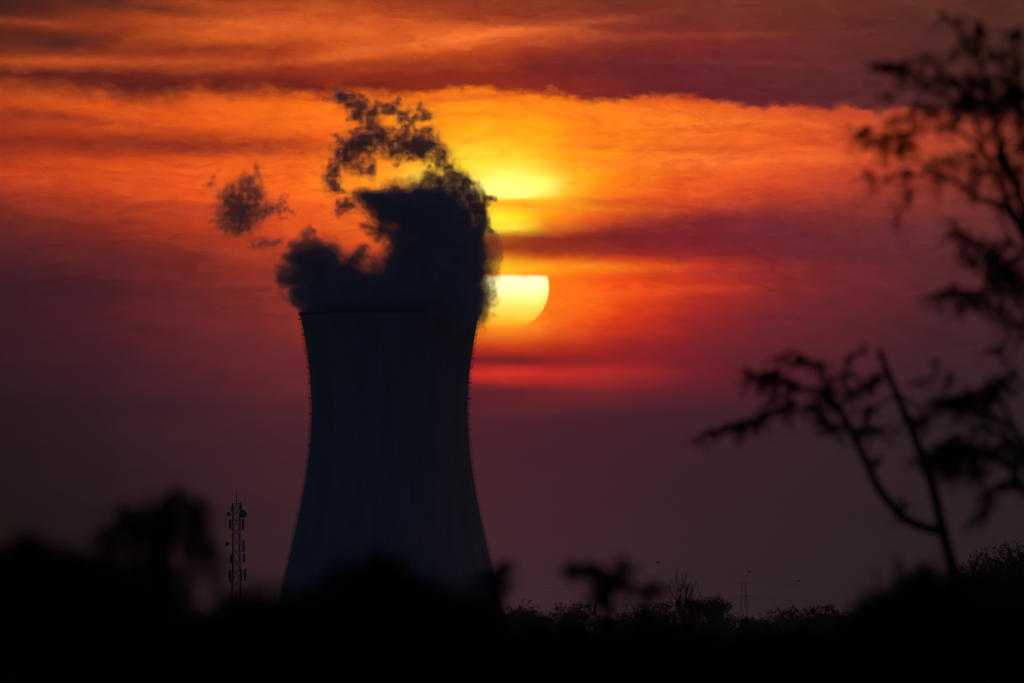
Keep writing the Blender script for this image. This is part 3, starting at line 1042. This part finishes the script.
# ---- distant trees on the horizon, each tree on its own
def make_far_tree(seed, w, h, nleaf, leaf, shape):
    rr = random.Random(seed)
    root = empty('distant_tree', (0, 0, 0))
    t_ = MB()
    t_.tube([(0, 0, -.3), (.1, .05, h * .25), (-.05, .1, h * .5), (.1, 0, h * .8)], [h * .04, h * .03, h * .02, h * .008], 7)
    c = MB()
    nb = rr.randint(8, 12)
    for i in range(nb):
        a = rr.uniform(0, 2 * math.pi)
        rd = rr.uniform(0, .62) * w * .5
        zc = h * rr.uniform(.45, .86) - rd * .18
        if shape == 'flat':
            zc = h * rr.uniform(.74, .9)
            rd = rr.uniform(.1, .75) * w * .5
        p = Vector((rd * math.cos(a), rd * math.sin(a), zc))
        t_.tube([(0, 0, h * .3), tuple(p * .55 + Vector((0, 0, h * .17))), tuple(p)], [h * .016, h * .01, h * .004], 5)
        rad = w * rr.uniform(.15, .27)
        rz = rad * (.45 if shape == 'flat' else .8)
        crown_blob(c, p, (rad, rad, min(rz, h - zc)), nleaf // nb, leaf, rr)
    for i in range(0 if shape == 'flat' else 5):
        crown_blob(c, Vector((rr.uniform(-.36, .36) * w, rr.uniform(-.2, .2) * w, h * rr.uniform(.22, .45))), (w * .24, w * .24, h * .2), nleaf // 7, leaf * 1.3, rr)
    t_.build('trunk', M['bark'], root)
    c.build('crown', M['far_leaf'], root)
    return root


protos = [make_far_tree(101, 9, 9, 4200, .30, 'round'), make_far_tree(102, 12, 10, 5200, .32, 'round'), make_far_tree(103, 10, 9, 5200, .3, 'flat'), make_far_tree(104, 7, 9, 3200, .28, 'round'), make_far_tree(105, 15, 10, 15000, .3, 'round')]
used = [False] * 5


def place_tree(kind, px, pytop, Y, H0, wscale=1.0, rz=0.0, label=None, group=None):
    src = protos[kind]
    if not used[kind]:
        used[kind] = True
        o = src
    else:
        o = src.copy()
        col.objects.link(o)
        for ch in src.children:
            c = ch.copy()
            col.objects.link(c)
            c.parent = o
    top = at(px, pytop, Y)
    s = max(.15, top.z / H0)
    o.location = (top.x, Y, 0)
    o.rotation_euler = (0, 0, rz)
    o.scale = (s * wscale, s * wscale, s)
    tag(o, label, 'tree', group)
    return o


HT = [9.6, 10.4, 8.9, 9.4, 10.2]
GROUP = 'trees along the far horizon'
LBL = 'dark leafy tree in the unbroken treeline along the far horizon'
line = [  # px, top py, kind, width factor
    (444, 602, 3, 1.2), (462, 600, 0, 1.0), (476, 606, 3, 1.0), (500, 608, 3, 1.2), (516, 598, 0, 1.0), (531, 601, 3, 1.1), (546, 605, 0, 1.0), (566, 600, 0, 1.0), (584, 603, 1, 1.0), (604, 609, 3, 1.3),
    (622, 607, 0, 1.1), (640, 603, 0, 1.0), (654, 598, 3, 1.2), (672, 603, 1, 1.0), (690, 601, 3, 1.1), (735, 606, 0, 1.0),
    (752, 613, 3, 1.5), (768, 612, 0, 1.2), (786, 610, 1, 1.2), (806, 608, 0, 1.4), (824, 606, 1, 1.2), (842, 604, 0, 1.2), (860, 603, 3, 1.5), (878, 604, 1, 1.1),
    (898, 602, 0, 1.2), (918, 600, 1, 1.1), (936, 598, 0, 1.2),
    (420, 604, 0, 1.2), (398, 606, 1, 1.1), (372, 606, 0, 1.1), (346, 606, 1, 1.1), (318, 605, 0, 1.2), (292, 606, 1, 1.2), (266, 606, 0, 1.2), (240, 607, 1, 1.2), (212, 606, 0, 1.3), (184, 606, 1, 1.2),
]
for i, (px, py, k, ws) in enumerate(line):
    py -= 5 if px > 440 else 0
    place_tree(k, px, py, 1150 + 180 * ((i * 37) % 10) / 10, HT[k], ws, rnd.uniform(0, 6.28), LBL, GROUP)
place_tree(2, 699, 597, 1010, HT[2], .75, .2, LBL, GROUP)
place_tree(1, 714, 590, 1000, HT[1], .5, .4, 'tallest bushy dark tree on the horizon, just left of the power pylon')
# scrub covering the plain
us = MB()
ru = random.Random(61)
for i in range(5200):
    Y = 1100 - 900 * ru.random() ** 1.3
    X = ru.uniform(-1, 1) * (.066 * Y + 8)
    hgt = ru.uniform(.8, 2.3) * (1.5 if Y > 900 else 1)
    for j in range(9):
        p = Vector((X, Y, hgt * .5)) + Vector((rvec(ru).x * 1.6, rvec(ru).y * 1.6, ru.uniform(-.5, .4) * hgt))
        us.leaf(p, rvec(ru) + Vector((0, 0, .4)), Vector((rvec(ru).x * .4, -1, .3)), hgt * ru.uniform(.4, .7), hgt * .5)
tag(us.build('undergrowth', M['far_leaf']), kind='stuff')
# nearer trees at the right edge, their leaf clumps still sharp
for px, py, k, Y, ws, lab in ((1012, 541, 4, 700, .5, 'tallest clumpy dark tree at the right edge, above the black bushes'), (985, 555, 4, 720, .42, 'lower clumpy dark tree just beside the tallest one at the right edge'), (966, 564, 4, 740, .4, 'low dark tree behind the foot of the leaning snapped stem')):
    place_tree(k, px, py, Y, HT[k], ws, rnd.uniform(0, 6.28), lab)

# ---- bare tree on the horizon
bt = empty('bare_tree', (at(682, 600, 1100).x, 1100, 0))
tag(bt, 'leafless spindly tree standing above the horizon treeline', 'tree')
rr = random.Random(42)
tm, bmB = MB(), MB()


def twig(mb, p, d, L, r, depth, rr):
    pts = [p]
    for i in range(4):
        d = (d + rvec(rr) * .22 + Vector((0, 0, .10))).normalized()
        pts.append(pts[-1] + d * L / 4)
    mb.tube(pts, [r, r * .9, r * .75, r * .6, r * .45], 5)
    if depth:
        for i in range(rr.randint(2, 4)):
            q = pts[rr.randint(2, 4)]
            dd = (d + rvec(rr) * .75 + Vector((0, 0, .2))).normalized()
            twig(mb, q, dd, L * rr.uniform(.5, .75), r * .5, depth - 1, rr)


ztree = at(682, 572, 1100).z
tm.tube([(0, 0, -.2), (.1, 0, ztree * .3), (.0, .1, ztree * .55)], [.30, .24, .18], 7)
for i in range(11):
    a = i * 2 * math.pi / 11 * 3
    twig(bmB, Vector((0, .05, ztree * (.3 + .022 * i))), Vector((math.cos(a) * .5, math.sin(a) * .3, 1)), ztree * .26, .10, 3, rr)
tm.build('trunk', M['bark'], bt)
bmB.build('branches', M['bark'], bt)


# ---- near, out of focus
def near_bush(px, pytop, wpx, Y, label, seed, leaf=.07, dens=1.0, name='bush', lumps=9, rag=.3):
    """a bush rooted in the ground, its top at pytop and about wpx wide"""
    rr = random.Random(seed)
    top = at(px, pytop, Y)
    w = wpx / FPX * Y
    root = empty(name, (top.x, Y, 0))
    tag(root, label, 'bush')
    s, f = MB(), MB()
    Ht = top.z
    for i in range(6):
        a = rr.uniform(0, 6.28)
        e = Vector((math.cos(a) * w * .3, math.sin(a) * w * .2, Ht * rr.uniform(.6, .92)))
        s.tube([(math.cos(a) * .12, math.sin(a) * .12, -.1), tuple(e * .5 + Vector((0, 0, .1))), tuple(e)], [.05, .035, .012], 6)
    k = Y / FPX
    lumps = max(7, int(wpx / 11))
    for i in range(lumps):
        t_ = (i + .5) / lumps * 2 - 1
        drop = (rag * wpx * 1.2) * abs(t_) ** 1.8 + rr.uniform(0, 15)
        if i == lumps // 2:
            drop = 0
        hz = Ht - drop * k
        rx = wpx / lumps * k * rr.uniform(1.0, 1.6)
        rz = k * rr.uniform(16, 26)
        c = Vector((t_ * w * .5, rr.uniform(-.12, .12), hz - rz))
        crown_blob(f, c, (rx, .15, rz), int(200 * dens), leaf, rr, .6)
        for q_ in range(3):
            c2 = Vector((t_ * w * .5, rr.uniform(-.12, .12), hz - rz - k * (22 + 30 * q_)))
            crown_blob(f, c2, (rx * 1.2, .18, k * 24), int(170 * dens), leaf, rr, .6)
        c3 = Vector((t_ * w * .45, rr.uniform(-.15, .15), (hz - k * 130) * .55))
        crown_blob(f, c3, (rx * 1.1, .25, (hz - k * 120) * .45), int(60 * dens), leaf * 2, rr, .8)
    for i in range(int(26 * dens)):
        t_ = rr.uniform(-1, 1)
        p = Vector((t_ * w * .52, rr.uniform(-.1, .1), Ht - k * ((rag * wpx * 1.2) * abs(t_) ** 1.8 + 16)))
        spray(f, p, Vector((rr.uniform(-.8, .8), 0, 1)), k * rr.uniform(16, 34), 6, k * 6, rr, .2)
    s.build('stem', M['bark'], root)
    f.build('foliage', M['leaf'], root)
    return root


def branch_px(mb, pts, Y, rpx0, rpx1, yjit=0.0, sides=8):
    """a tapering limb through photo points on a plane Y; returns its points"""
    P = []
    ctl = [at(px, py, Y) + Vector((0, rnd.uniform(-1, 1) * yjit, 0)) for px, py in pts]
    n = len(ctl)
    for i in range(n - 1):
        p0, p1, p2, p3 = ctl[max(i - 1, 0)], ctl[i], ctl[i + 1], ctl[min(i + 2, n - 1)]
        for k in range(5):
            t_ = k / 5
            P.append(.5 * ((2 * p1) + (p2 - p0) * t_ + (2 * p0 - 5 * p1 + 4 * p2 - p3) * t_ ** 2 + (3 * p1 - p0 - 3 * p2 + p3) * t_ ** 3))
    P.append(ctl[-1])
    m = len(P)
    mb.tube(P, [(rpx0 + (rpx1 - rpx0) * i / (m - 1)) / FPX * Y for i in range(m)], sides)
    return P


def clump_px(mb, px, py, rx, ry, Y, n, L, leaf, rr, dirn=None, droop=.35):
    """compound leaves filling an ellipse given in photo pixels, with the same depth as width"""
    c = at(px, py, Y)
    k = Y / FPX
    for _ in range(n):
        v = rvec(rr) * rr.random() ** .45
        p = c + Vector((v.x * rx * k, v.y * rx * k * .8, v.z * ry * k))
        d = (Vector((v.x * 1.1, v.y * .8, v.z * .5)) + rvec(rr) * .5)
        if dirn is not None:
            d += Vector((dirn[0], 0, -dirn[1])) * 1.3
        spray(mb, p - d.normalized() * L * .4, d, L * rr.uniform(.7, 1.2), rr.randint(6, 9), leaf, rr, droop)


# tall feathery tree, its trunk just outside the right edge
YT = 46.0
rr = random.Random(77)
k46 = YT / FPX
tree = empty('feathery_tree', (at(1085, 640, YT).x, YT, 0))
tag(tree, 'tall feathery dark tree reaching in from the upper right edge', 'tree')
tr_m, fo = MB(), MB()
branch_px(tr_m, [(1090, 1190), (1082, 900), (1070, 640), (1055, 420), (1046, 330), (1036, 260)], YT, 20, 7)
limbs = [
    ([(1036, 260), (1022, 200), (1004, 150), (988, 95), (975, 25)], 8, 2.0),
    ([(1036, 260), (1010, 205), (985, 150), (972, 110), (966, 70)], 6, 1.5),
    ([(1040, 275), (1012, 215), (985, 200), (960, 185), (930, 165), (905, 160)], 6, 1.5),
    ([(1030, 240), (1034, 180), (1022, 120), (1018, 60), (1012, 35)], 6, 2.0),
    ([(985, 150), (955, 130), (920, 130), (885, 138), (860, 136)], 3.5, 1.2),
    ([(975, 110), (940, 92), (905, 75), (882, 68)], 3.2, 1.2),
    ([(978, 60), (962, 38), (955, 22)], 2.0, 1.0),
    ([(960, 185), (925, 176), (885, 178)], 2.2, 1.0),
    ([(1046, 330), (1018, 285), (990, 262), (968, 240), (952, 222)], 5, 1.5),
    ([(1050, 360), (1015, 300), (985, 292), (950, 292), (932, 296)], 4, 1.2),
    ([(1050, 350), (1020, 322), (998, 350), (990, 356)], 3, 1.0),
    ([(1040, 270), (1014, 240), (995, 200), (990, 178)], 3, 1.0),
]
for pts, a, b in limbs:
    branch_px(tr_m, pts, YT, a * .72, b * .75, .12)
# clump: px, py, rx, ry, count
for px, py, rx, ry, n in [
    (898, 66, 20, 8, 34), (922, 60, 14, 10, 16), (878, 66, 12, 5, 12), (935, 78, 22, 10, 22), (962, 88, 24, 16, 60), (985, 96, 26, 22, 80), (1010, 88, 22, 28, 70), (950, 22, 10, 5, 8), (962, 35, 10, 14, 12), (980, 45, 12, 22, 26),
    (1002, 58, 14, 18, 22), (1016, 34, 10, 16, 18), (955, 52, 8, 14, 8), (1020, 110, 14, 20, 40),
    (862, 134, 12, 10, 22), (880, 142, 14, 9, 26), (902, 136, 16, 10, 28), (895, 118, 10, 10, 10), (915, 118, 16, 8, 12), (938, 108, 20, 8, 22), (960, 108, 18, 8, 26), (890, 98, 8, 10, 6), (905, 150, 14, 6, 10),
    (884, 177, 12, 4, 9), (870, 176, 8, 3, 5), (905, 172, 10, 5, 7), (935, 166, 8, 18, 20), (950, 160, 14, 8, 16), (968, 158, 14, 9, 20), (978, 172, 10, 16, 20), (955, 120, 8, 10, 8), (908, 192, 4, 14, 6), (898, 210, 3, 12, 4), (972, 190, 8, 12, 12),
    (1000, 160, 12, 22, 26), (1012, 190, 12, 24, 30), (1020, 150, 10, 26, 26), (992, 128, 10, 18, 16),
    (954, 228, 9, 14, 14), (966, 242, 10, 12, 16), (985, 248, 16, 16, 34), (1004, 256, 20, 20, 60), (1018, 280, 18, 26, 60), (975, 262, 12, 10, 12), (996, 282, 20, 14, 40), (950, 293, 20, 7, 22), (936, 296, 10, 6, 9), (972, 296, 20, 9, 26), (965, 306, 14, 7, 14), (992, 306, 20, 12, 26), (1008, 320, 14, 16, 18), (998, 350, 10, 7, 8), (1018, 332, 10, 14, 12),
]:
    clump_px(fo, px, py, rx * .95, ry * .95, YT, int(n * .75) + 2, 18 * k46, 6.5 * k46, rr)
tk = tr_m.build('trunk', M['bark'], None)
ff = fo.build('foliage', M['leaf'], None)


def adopt(o, root):
    """keep geometry where it is and hang it under its thing"""
    o.parent = root
    o.data.transform(Matrix.Translation(-root.location))


adopt(tk, tree)
adopt(ff, tree)

# sapling with a leaning snapped stem and a curved side branch
YS = 50.0
kS = YS / FPX
rr = random.Random(91)
sap = empty('broken_sapling', (at(985, 640, YS).x, YS, 0))
tag(sap, 'leaning sapling with a snapped bare stem and one arching leafy branch', 'tree')
tm2, fo2 = MB(), MB()
branch_px(tm2, [(1000, 1150), (985, 800), (968, 630), (955, 575), (944, 535), (931, 482), (912, 430), (895, 390), (879, 350)], YS, 8, 3.0)
arch = [([(946, 533), (925, 527), (903, 517), (880, 490), (868, 465), (856, 440), (842, 415), (826, 398)], 6.5, 4),
        ([(846, 420), (830, 395), (815, 388), (795, 392), (772, 395)], 3.5, 1.5),
        ([(795, 400), (760, 418), (725, 427), (698, 436)], 3.0, 1.0),
        ([(820, 408), (800, 410), (780, 412)], 3.0, 2.0),
        ([(830, 400), (822, 372), (805, 358), (788, 352)], 2.4, 1.0),
        ([(858, 445), (866, 420), (880, 405), (902, 396), (930, 420)], 3.0, 1.5),
        ([(838, 410), (852, 396), (872, 385), (880, 378)], 2.6, 1.0)]
for pts, a, b in arch:
    branch_px(tm2, pts, YS, a * .82, b * .8, .08)
for px, py, rx, ry, n in [
    (760, 378, 18, 7, 30), (778, 376, 18, 10, 34), (790, 384, 14, 8, 20), (800, 362, 12, 7, 16), (785, 355, 10, 7, 8), (820, 362, 8, 12, 10), (772, 398, 8, 10, 8),
    (822, 400, 14, 16, 40), (830, 386, 10, 14, 18), (825, 424, 12, 10, 18), (840, 430, 9, 9, 10), (845, 376, 8, 12, 12), (850, 360, 6, 10, 6), (856, 392, 10, 8, 10), (872, 380, 12, 7, 18), (864, 348, 5, 10, 4),
    (752, 424, 18, 7, 26), (732, 426, 16, 5, 18), (712, 432, 12, 4, 10), (700, 440, 6, 5, 4), (768, 416, 14, 6, 14), (790, 408, 12, 6, 10),
    (868, 408, 6, 14, 10), (880, 430, 14, 6, 16), (862, 432, 8, 8, 8), (876, 462, 6, 5, 4), (912, 420, 14, 5, 12), (925, 422, 6, 4, 5), (905, 505, 10, 5, 5),
]:
    clump_px(fo2, px, py, rx * .95, ry * .95, YS, int(n * .8) + 2, 16 * kS, 6.2 * kS, rr)
tk = tm2.build('trunk', M['bark'])
ff = fo2.build('foliage', M['leaf'])
adopt(tk, sap)
adopt(ff, sap)

# leafy shrub between the sapling and the right edge
YR = 44.0
kR = YR / FPX
rr = random.Random(92)
shr = empty('leafy_shrub', (at(1040, 640, YR).x, YR, 0))
tag(shr, 'dense dark shrub branching right of the snapped sapling stem', 'shrub')
tm3, fo3 = MB(), MB()
branch_px(tm3, [(1060, 1210), (1056, 800), (1050, 600), (1044, 520)], YR, 12, 6)
for pts, a, b in [([(1044, 520), (1010, 470), (975, 455), (940, 462)], 4, 1.5), ([(1044, 520), (1020, 440), (985, 415), (950, 405), (932, 402)], 4, 1.5), ([(1020, 440), (1000, 400), (985, 380), (1012, 376)], 3, 1), ([(1044, 520), (1015, 480), (995, 490), (982, 515)], 3, 1), ([(1030, 480), (1024, 450), (1030, 430)], 3, 1)]:
    branch_px(tm3, pts, YR, a, b, .1)
for px, py, rx, ry, n in [
    (945, 402, 16, 7, 36), (965, 400, 22, 10, 70), (985, 396, 18, 9, 44), (1000, 384, 14, 7, 26), (1012, 376, 8, 5, 10), (922, 382, 8, 6, 8), (948, 378, 8, 8, 6), (935, 366, 4, 8, 3), (975, 420, 14, 10, 14), (990, 425, 10, 12, 12),
    (940, 455, 20, 14, 60), (960, 450, 24, 18, 90), (985, 452, 20, 10, 46), (950, 470, 22, 8, 34), (925, 462, 10, 8, 12), (975, 470, 14, 8, 18), (1004, 440, 14, 10, 16), (1015, 460, 12, 8, 14), (1020, 486, 14, 5, 14), (1004, 488, 12, 5, 8),
    (988, 500, 6, 14, 14), (978, 518, 6, 10, 10), (1020, 450, 10, 8, 8),
]:
    clump_px(fo3, px, py, rx * .95, ry * .95, YR, int(n * .95) + 2, 16 * kR, 6.2 * kR, rr)
tk = tm3.build('trunk', M['bark'])
ff = fo3.build('foliage', M['leaf'])
adopt(tk, shr)
adopt(ff, shr)

# drooping crown at the left
YW = 27.0
kW = YW / FPX
rr = random.Random(93)
wp = empty('drooping_tree', (at(160, 640, YW).x, YW, 0))
tag(wp, 'round-headed drooping dark tree in front, left of the telecom mast', 'tree')
tm4, fo4 = MB(), MB()
branch_px(tm4, [(165, 1590), (160, 1000), (158, 640), (160, 570), (168, 530)], YW, 16, 8)
for pts in ([(160, 575), (140, 530), (120, 520), (106, 560)], [(165, 550), (175, 505), (200, 510), (212, 560)], [(162, 560), (150, 520), (128, 510), (112, 540)], [(168, 530), (170, 500), (185, 495), (200, 520)]):
    branch_px(tm4, pts, YW, 5, 2, .05)
for px, py, rx, ry, n in [
    (168, 506, 20, 10, 40), (190, 510, 16, 12, 30), (150, 520, 22, 14, 60), (125, 522, 16, 12, 40), (110, 540, 10, 18, 34), (104, 562, 7, 20, 26), (132, 545, 14, 16, 40), (155, 545, 18, 18, 60), (178, 540, 18, 18, 60), (198, 535, 12, 18, 36), (207, 555, 8, 18, 20), (214, 568, 5, 12, 8),
    (128, 602, 26, 12, 50), (118, 574, 16, 18, 40), (177, 514, 11, 9, 20), (192, 522, 10, 8, 14), (140, 570, 18, 16, 34), (160, 598, 26, 12, 50), (150, 496, 8, 5, 6), (176, 492, 12, 5, 10), (200, 500, 8, 6, 8), (120, 508, 10, 5, 8), (100, 532, 6, 8, 8), (215, 545, 5, 9, 7), (188, 600, 14, 10, 20),
    (160, 575, 26, 14, 60), (185, 580, 12, 14, 24), (135, 585, 22, 14, 46), (110, 590, 14, 12, 26), (175, 600, 14, 8, 18),
]:
    clump_px(fo4, px, py, rx * 1.1, ry * 1.1, YW, int(n * .42) + 1, 24 * kW, 7.5 * kW, rr, (0, .6), .6)
tk = tm4.build('trunk', M['bark'])
ff = fo4.build('foliage', M['leaf'])
adopt(tk, wp)
adopt(ff, wp)


# loose seedlings poking up out of focus
def sprout(px, pys, Y, tips, label, seed):
    rr = random.Random(seed)
    k = Y / FPX
    root = empty('seedling', (at(px, 640, Y).x, Y, 0))
    tag(root, label, 'plant')
    a, b = MB(), MB()
    branch_px(a, [(px + 6, HOR + 3 / Y * FPX), (px + 3, 800), (px, 660), (px, pys)], Y, 6.5, 5)
    for tx, ty, rx, ry, n in tips:
        branch_px(a, [(px, pys + 18), ((px + tx) / 2, (pys + ty) / 2 + 4), (tx, ty)], Y, 3.5, 1.2)
        clump_px(b, tx, ty, rx * 1.05, ry, Y, int(n * 1.9), 13 * k, 5.5 * k, rr)
    x = a.build('stem', M['bark'])
    y = b.build('leaves', M['leaf'])
    adopt(x, root)
    adopt(y, root)


sprout(606, 585, 31, [(581, 570, 17, 6, 36), (597, 567, 10, 6, 16), (622, 567, 10, 8, 20), (612, 578, 14, 6, 18), (600, 590, 9, 8, 14), (628, 582, 8, 5, 9), (606, 603, 22, 4, 14)], 'blurred seedling with spreading leaf tips at the middle of the horizon', 201)
sprout(500, 590, 30, [(504, 566, 8, 7, 15), (488, 575, 14, 5, 16), (502, 582, 7, 8, 12)], 'blurred leafy seedling against the right foot of the cooling tower', 202)
sprout(645, 605, 31, [(655, 586, 12, 4, 14), (644, 592, 11, 5, 14)], 'blurred low seedling left of the leafless horizon tree', 203)

# the black hedge of bushes along the bottom
for i, (px, py, w, Y, lab, ls) in enumerate([
    (22, 535, 170, 25, 'rounded blurred dark bush at the far left edge', .16),
    (84, 556, 120, 26, 'blurred dark bush between the left edge bush and the drooping tree', .2),
    (252, 583, 120, 24, 'low blurred dark bush in front of the telecom mast foot', .2),
    (376, 552, 104, 26, 'tall blurred dark bush in front of the middle of the cooling tower', .2),
    (318, 588, 110, 25, 'low blurred dark bush before the left foot of the cooling tower', .1),
    (438, 580, 110, 27, 'low blurred dark bush before the right half of the cooling tower', .12),
    (918, 562, 120, 34, 'blurred dark bush at the foot of the snapped sapling', .22),
    (985, 590, 130, 36, 'black bush in the bottom right corner below the clumpy trees', .1),
    (160, 606, 190, 23, 'black bush under the drooping tree', .08),
    (540, 618, 150, 30, 'black bush at the bottom, below the middle seedling', .08),
    (660, 622, 170, 31, 'black bush at the bottom, below the leafless horizon tree', .08),
    (790, 626, 180, 33, 'black bush at the bottom, below the gap beside the pylon', .08),
    (880, 596, 70, 37, 'ragged blurred bush left of the sapling foot', .2),
]):
    near_bush(px, py, w, Y, lab, 300 + i, leaf=9 / FPX * Y, rag=ls)
